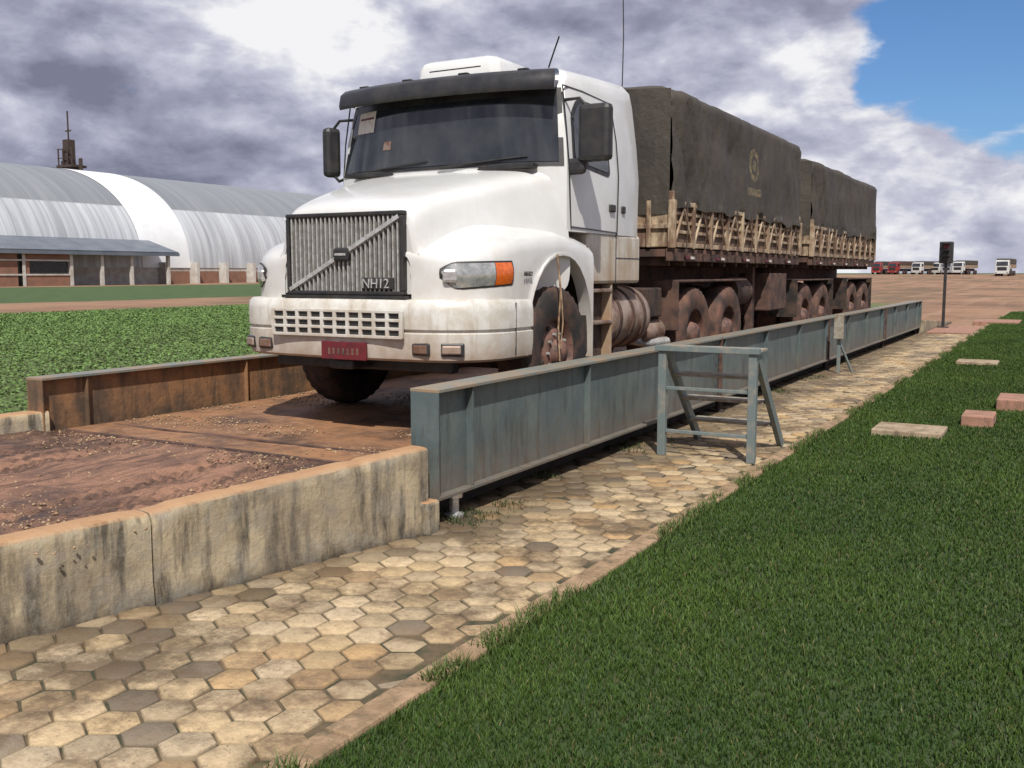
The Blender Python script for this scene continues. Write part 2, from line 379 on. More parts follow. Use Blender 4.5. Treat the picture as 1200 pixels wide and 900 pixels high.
for i in range(181):
    y=-2.5+7.52*i/180; xl=-8.95+(y+2.5)*.247; xr=wallx(y)-.12; r=[]
    for j in range(181):
        x=xl+(xr-xl)*j/180
        rut=0
        for xc,wd_ in ((-4.35,.14),(-4.75,.12),(-5.9,.15),(-6.3,.13)):
            xc2=xc+.08*math.sin(y*.9)
            g_=math.exp(-((x-xc2)/wd_)**2); rut-=.036*g_*(1+.45*(1 if math.sin(y*60+abs(x-xc2)*25)>0 else -1))
        z=.365+.028*nz(x*.9,y*.9)+.02*nz(x*3,y*3,5)+.012*nz(x*9,y*9,2)+.006*nz(x*25,y*25)+rut
        z=min(z,.33+.045*max(0,(y+2.5))/2)
        if y>4.85: z=min(z,.34)
        r.append((x,y,z))
    P.append(r)
grid('dirt_ramp',P,'soil',ang=70)
ico=[(0,0,1),(.89,0,.45),(.28,.85,.45),(-.72,.53,.45),(-.72,-.53,.45),(.28,-.85,.45),(.72,.53,-.45),(-.28,.85,-.45),(-.89,0,-.45),(-.28,-.85,-.45),(.72,-.53,-.45),(0,0,-1)]
icf=[(0,1,2),(0,2,3),(0,3,4),(0,4,5),(0,5,1),(1,6,2),(2,7,3),(3,8,4),(4,9,5),(5,10,1),(1,10,6),(2,6,7),(3,7,8),(4,8,9),(5,9,10),(6,10,11),(6,11,7),(7,11,8),(8,11,9),(9,11,10)]
def pebbles(name,pts):
    V=[];F=[]
    for x,y,z,s_ in pts:
        k=len(V); f=[random.uniform(.6,1.3) for _ in range(3)]
        for v in ico: V.append((x+v[0]*s_*f[0],y+v[1]*s_*f[1],z+v[2]*s_*f[2]*.6))
        F+=[(a+k,b_+k,c_+k) for a,b_,c_ in icf]
    npmesh(name,np.array(V),np.array(F),'pebble')
pts=[]
for i in range(9000):
    y=random.uniform(2.6,8.5); x=random.uniform(-7.0 if y>4.9 else -7.7,-3.8)
    if nz(x*.9,y*1.8,9)+.22*random.random()<.16: continue
    z=.345 if y>4.9 else .362+.028*nz(x*.9,y*.9)+.02*nz(x*3,y*3,5)
    pts.append((x,y,z,random.choice((.005,.005,.007,.009,.012))))
pebbles('gravel',pts)
# ------------------------------------------------------------------ weighbridge
wb=empty('weighbridge')
P=[]
for i in range(200):
    y=5.06+22.94*i/199
    P.append([(x,y,.335+.012*nz(x*2,y*2)+.02*max(0,nz(x*.8,y*.8,4))) for x in np.linspace(-7.04,-3.6,50)])
grid('deck',P,'deck',wb,ang=70)
boxes('deck_slab',[(-7.0,-3.62,5.06,28.0,.2,.30)],'dark',wb,0)
boxes('deck_joint_plates',[(-7.0,-3.62,5.015,5.05,.3,.352),(-6.9,-3.7,5.42,5.45,.3,.349)],'chassis',wb,.004)
def girder(xo,xi,y0,y1,zb,zt,s,inmat,name):
    lo,hi=min(xo,xi),max(xo,xi); web=(lo+hi)/2
    boxes(name+'_flange_top',[(lo,hi,y0,y1,zt-.022,zt)],'steeltop',wb,.003)
    boxes(name+'_flange_bottom',[(lo,hi,y0,y1,zb,zb+.022)],'steel',wb,.003)
    boxes(name+'_web',[(web-.045,web+.045,y0+.012,y1-.012,zb+.022,zt-.022)],inmat,wb,0)
    st=[(lo+.004,hi-.004,y0,y0+.011,zb+.022,zt-.022),(lo+.004,hi-.004,y1-.011,y1,zb+.022,zt-.022)]
    y=y0+.42
    while y<y1-.3:
        st.append((web+.045,hi-.012,y,y+.014,zb+.022,zt-.022)); st.append((lo+.012,web-.045,y,y+.014,zb+.022,zt-.022)); y+=1.83
    boxes(name+'_stiffeners',st,'steel' if s>0 else inmat,wb,.002)
girder(-3.38,-3.60,5.05,28.05,.17,.877,1,'steel','girder')
girder(-7.26,-7.06,4.9,28.05,.17,.77,-1,'steelin','girder_b')
boxes('seam',[(-3.412,-3.375,5.05+5.75*k_-.01,5.05+5.75*k_+.01,.17,.878) for k_ in (1,2,3)],'chassis',wb,.002)
boxes('seam_bolts',[(-3.415,-3.40,5.05+5.75*k_+o_-.012,5.05+5.75*k_+o_+.012,z-.012,z+.012) for k_ in (1,2,3) for o_ in (-.07,.07) for z in (.3,.42,.54,.66,.78)],'chassis',wb,.003)
for yy_ in (5.35,11,16.7,22.4,27.6):
    lathe('load_cell',[(0,.0),(.07,.0),(.07,.03),(.035,.04),(.035,.13),(.06,.14),(.06,.175),(0,.175)],'chrome' if yy_<6 else 'under',wb,(-3.47,yy_,-.01),'Z',20)
boxes('pit_floor',[(-7.2,-3.76,5.0,28,-.028,-.006)],'dark',wb,0)
boxes('pit_wall',[(-3.74,-3.66,5.07,28,-.02,.2)],'dark',wb,0)  # near-black, set close to keep the gap under the girder dark
boxes('pit_wall_front',[(-7.1,-3.62,5.0,5.012,-.02,.33)],'dark',wb,0)
grid('far_ramp',[[(x,y,.33*(1-max(0,(y-28.1))/7)) for x in (-7.3,-6,-5,-4,-3.3)] for y in (28.1,29.5,31,33,35.2)],'deck')
boxes('far_ramp_side',[[(-3.45,28.1,-.03),(-3.3,28.1,-.03),(-3.3,35,-.03),(-3.45,35,-.03),(-3.45,28.1,.36),(-3.3,28.1,.36),(-3.3,35,.03),(-3.45,35,.03)]],'concrete',None,.01)
# ------------------------------------------------------------------ stile
st=empty('metal_step_stile')
L=[];x0,x1=-3.07,-2.27; yf=8.12
for x in (x0,x1):
    L.append((x-.035,x+.035,yf-.03,yf+.03,0,.955))
    L.append(bar((x,yf+.06,.945),(x,9.12,.0),.045,.09,(0,1,0)))
L.append((x0-.06,x1+.06,yf-.05,yf+.0,.925,.975))
L.append(bar((x0+.036,yf,.60),(x1-.036,yf,.60),.03)); L.append(bar((x0+.036,yf,.22),(x1-.036,yf,.22),.03))
boxes('frame',L,'stile',st,.004)
T=[(x0-.05,x1+.05,yf+.003,yf+.25,.935,.962)]
for z in (.70,.46,.23):
    yc=yf+.06+(9.12-yf-.06)*(1-z/.945)
    T.append((x0+.025,x1-.025,yc-.11,yc+.11,z-.013,z+.013))
boxes('treads',T,'stiletread',st,.004)
jb=empty('junction_box_post')
boxes('post',[(-3.2,-3.15,16.25,16.3,0,.85)],'stile',jb,.004); boxes('box',[(-3.25,-3.1,16.18,16.24,.55,.95)],'stiletread',jb,.01)
boxes('strut',[bar((-3.17,16.3,.5),(-3.0,16.5,.0),.03)],'stile',jb,.003)
tl=empty('traffic_signal')
boxes('pole',[(-3.19,-3.11,30.96,31.04,0,1.95)],'black',tl,.008)
boxes('housing',[(-3.33,-2.97,30.86,31.14,1.88,2.5)],'black',tl,.03)
for i,z in enumerate((2.36,2.16,2.0)):
    lathe('lens_%d'%i,[(0,.0),(.075,.0),(.075,.02)],'red' if i==0 else 'visor',tl,(-3.15,30.85,z),'Y',20)
    boxes('hood_%d'%i,[(-3.25,-3.05,30.72,30.86,z+.08,z+.09)],'black',tl,.002)
boxes('base_plate',[(-3.3,-3.0,30.85,31.15,.03,.06)],'black',tl,.004)
sg=empty('notice_sign')
boxes('board',[(-2.4,-.75,74,74.06,.85,1.75)],'white',sg,.01); boxes('posts',[(-2.2,-2.1,74.07,74.15,0,1.7),(-1.05,-.95,74.07,74.15,0,1.7)],'chassis',sg,.01)
# ------------------------------------------------------------------ crop field
n=220000
ax=np.sqrt(rng.random(n)*(35.5**2-7.7**2)+7.7**2); yv=ax*(.42+rng.random(n)*.95)
rowp=.45; ax=np.where(rng.random(n)<.6,np.round(ax/rowp)*rowp+rng.normal(0,.09,n),ax); xv=-ax
sz=rng.uniform(.014,.030,n)*(1+ax*.018); zc=rng.uniform(.0,.10,n)*(.85+.15*vn(xv*.7,yv*.7))
d1=rng.normal(0,1,(n,3)); d1[:,2]*=.25; d1/=np.linalg.norm(d1,axis=1)[:,None]
d2=rng.normal(0,1,(n,3)); d2[:,2]*=.25; d2-=d1*(d1*d2).sum(1)[:,None]; d2/=np.linalg.norm(d2,axis=1)[:,None]
c0=np.stack([xv,yv,zc],1); v=np.zeros((n,4,3))
for i,(a_,b_) in enumerate(((-1,0),(0,-.6),(1,0),(0,.6))): v[:,i]=c0+d1*sz[:,None]*a_+d2*sz[:,None]*b_
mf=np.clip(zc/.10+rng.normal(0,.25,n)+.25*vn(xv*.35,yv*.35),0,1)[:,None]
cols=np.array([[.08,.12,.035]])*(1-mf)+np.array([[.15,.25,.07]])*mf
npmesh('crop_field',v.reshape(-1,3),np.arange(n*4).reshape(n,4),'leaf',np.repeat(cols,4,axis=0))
# ------------------------------------------------------------------ warehouse
m,nt,b,pos=newmat('sheet_roof')
s=N(nt,'ShaderNodeSeparateXYZ'); nt.links.new(pos,s.inputs[0])
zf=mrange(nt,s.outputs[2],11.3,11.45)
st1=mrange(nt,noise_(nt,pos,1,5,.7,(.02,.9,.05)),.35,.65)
low=mixc(nt,st1,(.60,.62,.64),(.36,.37,.39)); up=mixc(nt,st1,(.21,.225,.24),(.28,.295,.31))  # sunlight on the steeper lower sheets painted in as lighter colour
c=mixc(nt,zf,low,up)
sheets=math_(nt,'FRACT',math_(nt,'MULTIPLY',s.outputs[1],.55)); c=mixc(nt,mrange(nt,sheets,.9,.95,0,.3),c,(.14,.14,.15))
nt.links.new(c,b.inputs['Base Color']); b.inputs['Metallic'].default_value=.15; b.inputs['Roughness'].default_value=.45
M['sheet']=m
M['skylight']=pmat('translucent_sheet',(.76,.77,.78),(.68,.69,.70),rough=.5,ns=.3)
wh=empty('grain_warehouse')
def vault(y0,y1,off,mat,name,n=2):
    P=[]
    for k_ in range(n):
        y=y0+(y1-y0)*k_/(n-1)
        P.append([(-140+(22+off)*math.cos(math.pi*i/48),y,2.4+(15.4+off)*math.sin(math.pi*i/48)**.92) for i in range(49)])
    grid(name,P,mat,wh,ang=80)
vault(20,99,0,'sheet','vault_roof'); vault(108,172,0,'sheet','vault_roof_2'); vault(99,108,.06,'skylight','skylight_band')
for y in (20,172): mesh('gable',[(-140+22*math.cos(math.pi*i/24),y,2.4+15.4*math.sin(math.pi*i/24)**.92) for i in range(25)]+[(-162,y,0),(-118,y,0)],[tuple(range(25))+(25,26)],'sheet',wh,smooth=False)
boxes('base_wall',[(-118.4,-118.1,20,172,-.5,2.5)],'white',wh,0)
boxes('buttresses',[(-118.1,-116.6,y,y+.6,-.5,3.2) for y in range(102,170,6)],'white',wh,.02)
boxes('base_brick',[(-118.09,-118.0,y+.8,y+5.8,-.5,1.9) for y in range(102,168,6)],'brick',wh,0)
mesh('leanto_roof_sheet',[(-112.4,20,4.45),(-112.4,100.8,4.45),(-120.6,100.8,6.85),(-120.6,20,6.85)],[(0,1,2,3)],'rooflow',wh,smooth=False,solid=.25)
boxes('leanto_fascia',[(-112.5,-112.3,20,100.9,4.0,4.42)],'rooflow',wh,0)
boxes('leanto_columns',[(-113.3,-112.9,y,y+.45,-.5,4.4) for y in (83.3,88,92.8,99.2)],'white',wh,.02)
boxes('leanto_brick',[(-113.2,-113,20,76,-.5,4.3),(-113.2,-113,77.6,83.2,-.5,1.3),(-113.2,-113,77.6,83.2,3.2,4.3),(-113.2,-113,76.8,77.6,-.5,4.3)],'brick',wh,0)
boxes('leanto_trim',[(-112.98,-112.9,20,83.3,1.3,1.5),(-112.98,-112.9,20,83.3,3.1,3.3)]+[(-112.98,-112.88,y,y+.4,-.5,4.2) for y in (70.5,76.6)],'white',wh,0)
boxes('leanto_windows',[(-113.4,-113.25,76,83.2,1.2,3.3)],'visor',wh,0)
boxes('leanto_back',[(-119.6,-119.4,83,100,-.5,6.2)],'dark',wh,0)
tw=empty('elevator_tower')
L=[(-151.2,-148.8,111,113,15,19.5),(-152,-148,110.4,113.4,19.5,19.9)]
for x in (-151.8,-150.6,-149.4,-148.3): L.append((x,x+.18,110.6,110.78,19.9,22.6))
L+=[(-151.9,-148.2,110.6,110.75,21.0,21.15),(-151.9,-148.2,110.6,110.75,22.5,22.65),(-150.9,-149.5,111,112.4,19.9,24.2),(-150.3,-150.1,111.6,111.8,24,29),(-150.9,-149.5,111.6,111.8,25.6,25.8),(-152.6,-152.2,111.8,112,17.5,20.8),(-148.0,-147.2,111.8,112,18,21)]
boxes('tower_frame',L,'under',tw,.02)
boxes('mast_shaft',[(-150.6,-149.6,111.3,112.3,0,16)],'under',tw,0)
# ------------------------------------------------------------------ truck
T=empty('semi_truck',(-5.02,6.1,.34))
TW=lambda n_,l,m_,b_=.006: boxes(n_,l,m_,T,b_)
def plan(xc,xe,y0,dep,n=16,pw=2.2):
    pts=[]
    for i in range(n+1):
        t=(i/n)**1.8
        pts.append((xc+(xe-xc)*(1-(1-t)**pw)**(1/pw),y0+dep*t))
    return pts
bh=plan(.68,1.25,0.0,.55)
half=[(0,-.035),(.35,-.025),(.55,-.012)]+bh+[(1.255,.72),(1.255,.88)]
path=[(-x,y) for x,y in half[::-1]]+half[1:]
prof=[(-.12,.60),(-.03,.585),(.0,.605),(.012,.70),(.012,.80),(-.004,.81),(-.004,.825),(.014,.835),(.014,.97),(.004,1.03),(-.02,1.055),(-.14,1.065)]
grid('bumper',sweep(path,prof),'bumper',T,ang=40)
TW('bumper_back',[(-1.1,1.1,.3,.42,.62,1.0)],'under')
TW('bumper_seam',[(s_*1.263-.004,s_*1.263+.004,.60,.607,.62,1.03) for s_ in (-1,1)],'visor',0)
TW('bumper_intake',[(-.63,.63,-.056,-.0,.775,.965)],'black',.01)
fr=[(-.65,.65,-.072,-.04,z-.012,z+.012) for z in (.772,.837,.902,.967)]
fr+=[(x-.016,x+.016,-.0715,-.045,.765,.975) for x in np.linspace(-.64,.64,11)]
TW('bumper_slats',fr,'bumper',.004)
for sgn in (1,-1):
    TW('fog_lamp',[(min(sgn*.70,sgn*.86),max(sgn*.70,sgn*.86),-.02,.02,.635,.735)],'visor',.02)
    TW('fog_lens',[(min(sgn*.715,sgn*.845),max(sgn*.715,sgn*.845),-.026,.0,.65,.72)],'tankm',.012)
    TW('fog_lamp_side',[bar((sgn*.93,.045,.685),(sgn*1.09,.125,.685),.05,.10)],'visor',.012)
    TW('fog_side_lens',[bar((sgn*.945,.036,.685),(sgn*1.075,.101,.685),.05,.065)],'tankm',.01)
TW('number_plate',[(-.13,.31,-.075,-.05,.585,.725)],'red',.004)
TW('plate_text',[(x,x+.022,-.078,-.074,.625,.675) for x in np.linspace(-.06,.22,7)],'rim',0)
TW('lower_valance',[(-.9,.9,.25,.35,.48,.62)],'black',.02)
TW('tow_pin',[(-.12,.12,.0,.25,.5,.585)],'black',.02)
st_=[(.10,.60,1.70),(.115,.635,1.755),(.17,.66,1.80),(.3,.70,1.85),(.55,.77,1.925),(.85,.86,2.00),(1.15,.96,2.075),(1.45,1.06,2.145),(1.62,1.12,2.18)]
P=[]
for y,w_,zt in st_:
    t=(y-.1)/1.5
    h=[(0,zt+.03),(w_*.35,zt+.027),(w_*.70,zt+.012),(w_*.90,zt-.012),(w_*1.0,zt-.075),(w_+.02,zt-.18),(w_+.045+.02*t,zt-.34),(w_+.10+.02*t,1.42),(w_+.11,1.1)]
    P.append([(-x,y,z) for x,z in h[::-1]]+[(x,y,z) for x,z in h[1:]])
grid('hood',P,'paint',T,sub=2)
mesh('hood_front',[(x,.103,z-.002) for x,y,z in P[0]],[tuple(range(len(P[0])))],'paint',T,smooth=False)
def archz(y):
    u=(y-1.43)/.62
    return None if abs(u)>=1 else .60+.81*(1-abs(u)**2.2)**(1/2.2)
def XO(y):
    if y>=.705: return 1.235+.012*math.sin(min(1,(y-.7)/1.3)*math.pi)
    t=(y-.085)/.62; return .62+.615*(1-(1-t)**2.2)**(1/2.2)
zfp=[(.08,1.36),(.2,1.42),(.4,1.49),(.7,1.555),(1.1,1.60),(1.45,1.615),(1.75,1.60),(2.02,1.55),(2.1,1.53)]
def ZF(y):
    for (a_,za),(b_,zb_) in zip(zfp,zfp[1:]):
        if y<=b_:
            t=(y-a_)/(b_-a_); return za+(zb_-za)*t
    return zfp[-1][1]
ysamp=[.0851,.09,.10,.115,.135,.16,.2,.25,.31,.38,.46,.55,.64,.73,.79,.805,.812,.82,.84,.87,.92,.99,1.08,1.18,1.3,1.43,1.55,1.66,1.77,1.87,1.94,1.99,2.03,2.04,2.048,2.055,2.07,2.1]
for sgn in (1,-1):
    P=[]
    for y in ysamp:
        xo=XO(y); zt=ZF(y); a_=archz(y); zb=1.04 if y<.7 else (.60 if y<.82 else .50)
        if a_: zb=max(zb,a_)
        if y<.7: zb=1.04
        ki=min(1,(xo-.5)/.7); bl=min(1,max(0,(y-.1)/.8))
        flare=.018 if (a_ or .8<y<2.06) else 0
        h=[(xo*.45,zt+.09+.14*bl),(xo-.40*ki,zt+.045+.08*bl),(xo-.33*ki,zt+.035+.045*bl),(xo-.25*ki,zt+.024+.018*bl),(xo-.17*ki,zt+.012+.004*bl),(xo-.10*ki,zt-.010),(xo-.045*ki,zt-.042),(xo-.012,zt-.09),(xo,zt-.14)]
        for q in (.3,.6,.85): h.append((xo,(zt-.14)*(1-q)+zb*q if zb<zt-.14 else zt-.14))
        h+= [(xo+flare,zb+.02),(xo+flare,zb),(xo-.10,zb-.0)]
        P.append([(x*sgn,y,z) for x,z in h])
    grid('fender',P,'paint',T,ang=60)
    def lamp(name,t0,t1,mat,off,g,n=14):
        Q=[]
        for i in range(n+1):
            t=t0+(t1-t0)*i/n; tt=t**1.8; y=.085+.62*tt; x=XO(y)
            y2=.085+.62*min(1,(t+.01))**1.8; x2=XO(y2); d=Vector((x2-x,y2-y)).normalized(); nn=Vector((d.y,-d.x))
            e=(i/n); top=1.325+.02*t+g; bot=1.155-.03*(1-t)+.03*t-g
            if name.startswith('head'): bot+= .10*max(0,(.25-e)/.25)**1.5; top-=.05*max(0,(.2-e)/.2)**1.5
            r=[]
            for q in range(7):
                z=bot+(top-bot)*q/6; bul=off+.02*math.sin(math.pi*q/6)
                r.append(((x+nn.x*bul)*sgn,y+nn.y*bul,z))
            Q.append(r)
        grid(name,Q,mat,T,ang=60)
    lamp('headlamp_surround',.22,.90,'black',.003,.014); lamp('headlamp',.24,.70,'lamp',.009,0); lamp('indicator',.705,.885,'orange',.009,0)
    TW('lamp_reflector',[bar((sgn*.90,.118,1.24),(sgn*1.0,.17,1.24),.05,.10)],'chrome',.02)
    tube('hood_seam',[(sgn*1.118,1.60,2.14),(sgn*1.16,1.60,1.9),(sgn*1.2,1.60,1.7)],.004,'visor',T)
TW('front_gap',[(-.62,.62,.02,.2,1.062,1.085)],'black',0)
def text(s_,size,loc,mat,parent,rot=(R(90),0,0)):
    cu=bpy.data.curves.new('badge_text','FONT'); cu.body=s_; cu.size=size; cu.extrude=.004; cu.materials.append(M[mat])
    o=bpy.data.objects.new('badge_text',cu); o.location=loc; o.rotation_euler=rot; return link(o,parent)
TW('grille_back',[(-.56,.56,.085,.12,1.10,1.71)],'black',.01)
TW('grille_frame',[(-.585,.585,.045,.115,1.70,1.735),(-.585,.585,.045,.115,1.085,1.12),(-.585,-.55,.046,.114,1.12,1.70),(.55,.585,.046,.114,1.12,1.70)],'black',.01)
TW('grille_bars',[(x-.0075,x+.0075,.055,.1,1.115,1.705) for x in np.linspace(-.53,.53,25)],'gbar',.003)
TW('grille_diagonal',[bar((-.55,.044,1.125),(.55,.044,1.69),.012,.034,(0,0,1))],'chrome',.003)
TW('grille_badge',[(-.075,.075,.02,.06,1.35,1.46)],'visor',.02); TW('badge_center',[(-.055,.055,.014,.03,1.395,1.415)],'chrome',.004)
TW('badge_plate',[(.19,.50,.042,.056,1.135,1.225)],'visor',.004)
text('NH12',.105,(.20,.034,1.145),'chrome',T)
text('NH12',.055,(1.262,.74,1.235),'visor',T,(R(90),0,R(90)))
def ring(z,yc,ycr,yr,hw,dz=0,n=20):
    pts=[]
    for i in range(n+1):
        s_=-1+2*i/n; pts.append((hw*s_,yc+(ycr-yc)*(abs(s_)**2.6),z))
    pts+=[(hw+.012,ycr+.06,z),(hw+.012,ycr+.35,z),(hw+.012,(ycr+yr)/2,z),(hw,yr-.12,z),(hw-.03,yr-.03,z),(hw-.12,yr,z),(0,yr,z),(-hw+.12,yr,z),(-hw+.03,yr-.03,z),(-hw,yr-.12,z),(-hw-.012,(ycr+yr)/2,z),(-hw-.012,ycr+.35,z),(-hw-.012,ycr+.06,z)]
    return [(x,y,zz+dz*max(0,(y-1.6))/1.7) for x,y,zz in pts]
lv=[(1.62,1.45,1.60,3.3,1.205,0),(2.17,1.34,1.58,3.3,1.215,0),(2.5,1.38,1.62,3.3,1.185,0),(2.86,1.44,1.68,3.29,1.135,.04),(2.94,1.49,1.73,3.28,1.11,.09),(3.0,1.56,1.80,3.23,1.06,.10),(3.04,1.66,1.88,3.15,.97,.10),(3.06,1.85,2.0,3.0,.78,.10),(3.07,2.05,2.2,2.9,.5,.10)]
grid('cab',[ring(*l) for l in lv],'paint',T,closed=True,caps=True,ang=42)
TW('cab_lower',[(-1.208,1.208,2.06,3.28,1.16,1.63)],'paintlow',.03)
TW('cab_under',[(-1.0,1.0,2.05,3.2,1.0,1.16),(-.62,.62,.25,3.3,.72,1.3)],'under',.01)  # second box added in the engine space to block light
def cabw(z):
    a=[(1.62,1.217),(2.17,1.227),(2.5,1.197),(2.86,1.147)]
    for (z0,w0),(z1,w1) in zip(a,a[1:]):
        if z<=z1: return w0+(w1-w0)*max(0,(z-z0))/(z1-z0)
    return 1.147
def sidepatch(name,poly,off,mat,sgn):
    n_=len(poly); vs=[(sgn*(cabw(z)+off),y,z) for y,z in poly]+[(sgn*(cabw(z)-.03),y,z) for y,z in poly]
    fs=[tuple(range(n_)),tuple(range(n_,2*n_))]+[(i,(i+1)%n_,(i+1)%n_+n_,i+n_) for i in range(n_)]
    return mesh(name,vs,fs,mat,T,smooth=False)
def rnd(poly,r=.05):
    out=[]
    n_=len(poly)
    for i in range(n_):
        p=Vector(poly[i]);a_=Vector(poly[i-1]);b_=Vector(poly[(i+1)%n_]); r1=min(r,(a_-p).length*.45,(b_-p).length*.45)
        p0=p+(a_-p).normalized()*r1; p1=p+(b_-p).normalized()*r1
        for t in (0,.33,.66,1): q=p0*(1-t)**2+p*2*t*(1-t)+p1*t*t; out.append((q.x,q.y))
    return out
for sgn in (1,-1):
    sidepatch('window_rubber',rnd([(1.68,2.20),(2.46,2.14),(2.46,2.78),(1.86,2.78),(1.70,2.62)],.07),.004,'black',sgn)
    sidepatch('side_window',rnd([(1.72,2.235),(2.42,2.18),(2.42,2.74),(1.88,2.74),(1.74,2.60)],.06),.010,'glass',sgn)
    sidepatch('window_post',[(1.95,2.22),(1.975,2.22),(1.975,2.74),(1.95,2.74)],.013,'black',sgn)
    def seam(pts,w_=.010):
        L=[]
        for p,q in zip(pts,pts[1:]):
            L.append(bar((sgn*(cabw(p[1])+.001),p[0],p[1]),(sgn*(cabw(q[1])+.001),q[0],q[1]),w_,w_))
        TW('door_seam',L,'visor',0)
    seam([(1.62,2.86),(1.60,2.5),(1.60,2.17),(1.66,1.64)]); seam([(2.62,2.84),(2.66,2.5),(2.66,2.17),(2.66,1.62)]); seam([(1.62,2.86),(2.0,2.865),(2.62,2.84)])
    seam([(1.66,1.66),(2.66,1.64)],.012)
    TW('door_lower_seam',[(min(sgn*1.2,sgn*1.212),max(sgn*1.2,sgn*1.212),2.655,2.667,1.17,1.62)],'visor',0)
    TW('sleeper_seam',[(min(sgn*1.2,sgn*1.212),max(sgn*1.2,sgn*1.212),2.67,3.26,1.40,1.408)],'visor',0)
    TW('door_handle',[(min(sgn*1.2,sgn*1.245),max(sgn*1.2,sgn*1.245),2.46,2.58,1.83,1.90)],'black',.012)
    TW('locker_handle',[(min(sgn*1.2,sgn*1.235),max(sgn*1.2,sgn*1.235),2.76,2.84,1.83,1.90)],'black',.012)
    E_=empty('mirror_unit',(sgn*(1.46 if sgn>0 else 1.40),1.63,2.44)); E_.parent=T; E_.rotation_euler=(0,0,R(0 if sgn>0 else 62))
    hwm=.15 if sgn>0 else .085
    boxes('mirror',[(-hwm,hwm,-.06,.06,-.24,.24)],'black',E_,.045)
    boxes('mirror_glass',[(-hwm+.03,hwm-.03,.055,.068,-.2,.2)],'glass',E_,.01)
    tube('mirror_arm',[(sgn*1.15,1.66,2.74),(sgn*1.30,1.64,2.74),(sgn*1.42,1.63,2.62)],.014,'black',T)
    tube('mirror_arm_low',[(sgn*1.18,1.66,2.2),(sgn*1.32,1.64,2.16),(sgn*1.42,1.63,2.26)],.016,'black',T)
TW('mirror_small',[(1.17,1.37,1.60,1.68,2.10,2.24)],'black',.04)
def wspt(s_,t,off):
    z=2.19+.66*t; yc=1.345+(1.44-1.345)*t; ycr=1.583+(1.68-1.583)*t; hw=(1.215-.08*t)
    return (hw*s_,yc+(ycr-yc)*(abs(s_)**2.6)-off,z)
def wsgrid(name,s0,s1,t0,t1,off,mat): grid(name,[[wspt(s0+(s1-s0)*i/32,t0+(t1-t0)*j/6,off) for i in range(33)] for j in range(7)],mat,T,ang=80)
wsgrid('windscreen_rubber',-.985,.985,-.02,1.0,.008,'black'); wsgrid('windscreen',-.955,.955,.035,.97,.014,'glass')
wsgrid('window_sticker',-.86,-.64,.58,.88,.018,'paper')
wsgrid('sun_strip',-.93,.93,.88,.97,.016,'visor')
wsgrid('sticker_print',-.84,-.66,.77,.80,.020,'red')
wsgrid('sticker_small',-.50,-.42,.30,.42,.018,'tankm')
for s0,s1 in ((-.75,-.05),(.05,.75)):
    tube('wiper',[wspt(s0+(s1-s0)*q/6,.0+.10*q/6,.03) for q in range(7)],.007,'black',T)
TW('cowl',[(-1.0,1.0,1.36,1.46,2.15,2.195)],'black',.01)
def vy(x): return 1.42+.16*abs(x/1.1)**2.2
vh=[(hw_,vy(hw_)) for hw_ in np.linspace(-1.06,1.12,25)]
P=sweep(vh,[(-.06,2.985),(.0,2.99),(.10,2.975),(.155,2.93),(.175,2.83),(.165,2.795),(.145,2.80),(.13,2.92),(.08,2.94),(-.06,2.95)])
grid('sun_visor',P,'visor',T,closed=True,caps=True,ang=45)
for x in (-.85,-.3,.3,.85): TW('marker_lamp',[(x-.05,x+.05,vy(x)-.07,vy(x)-.01,2.98,3.0)],'black',.01)
P=[]
for z,k_ in ((3.05,1.03),(3.15,1.0),(3.20,.95),(3.225,.84)):
    P.append([(x*k_*.44-.02,2.1+y*k_*.36,z) for x,y in ((-1,-.8),(-.85,-1),(.85,-1),(1,-.8),(1,.8),(.85,1),(-.85,1),(-1,.8))])
grid('roof_hatch',P,'paint',T,closed=True,caps=True,bevel=.02)
TW('roof_hatch_ribs',[(x-.012,x+.012,1.85,2.35,3.22,3.24) for x in np.linspace(-.30,.26,7)],'paint',.004)
TW('roof_hatch_vent',[(-.3,.26,1.735,1.75,3.09,3.10),(-.3,.26,1.735,1.75,3.12,3.13)],'visor',0)
tube('aerial',[(1.05,1.55,3.0),(1.12,1.5,3.10),(1.20,1.45,3.22)],.007,'black',T)
tube('whip_aerial',[(1.02,3.2,3.0),(1.03,3.2,3.6),(1.0,3.19,4.9)],.006,'black',T)
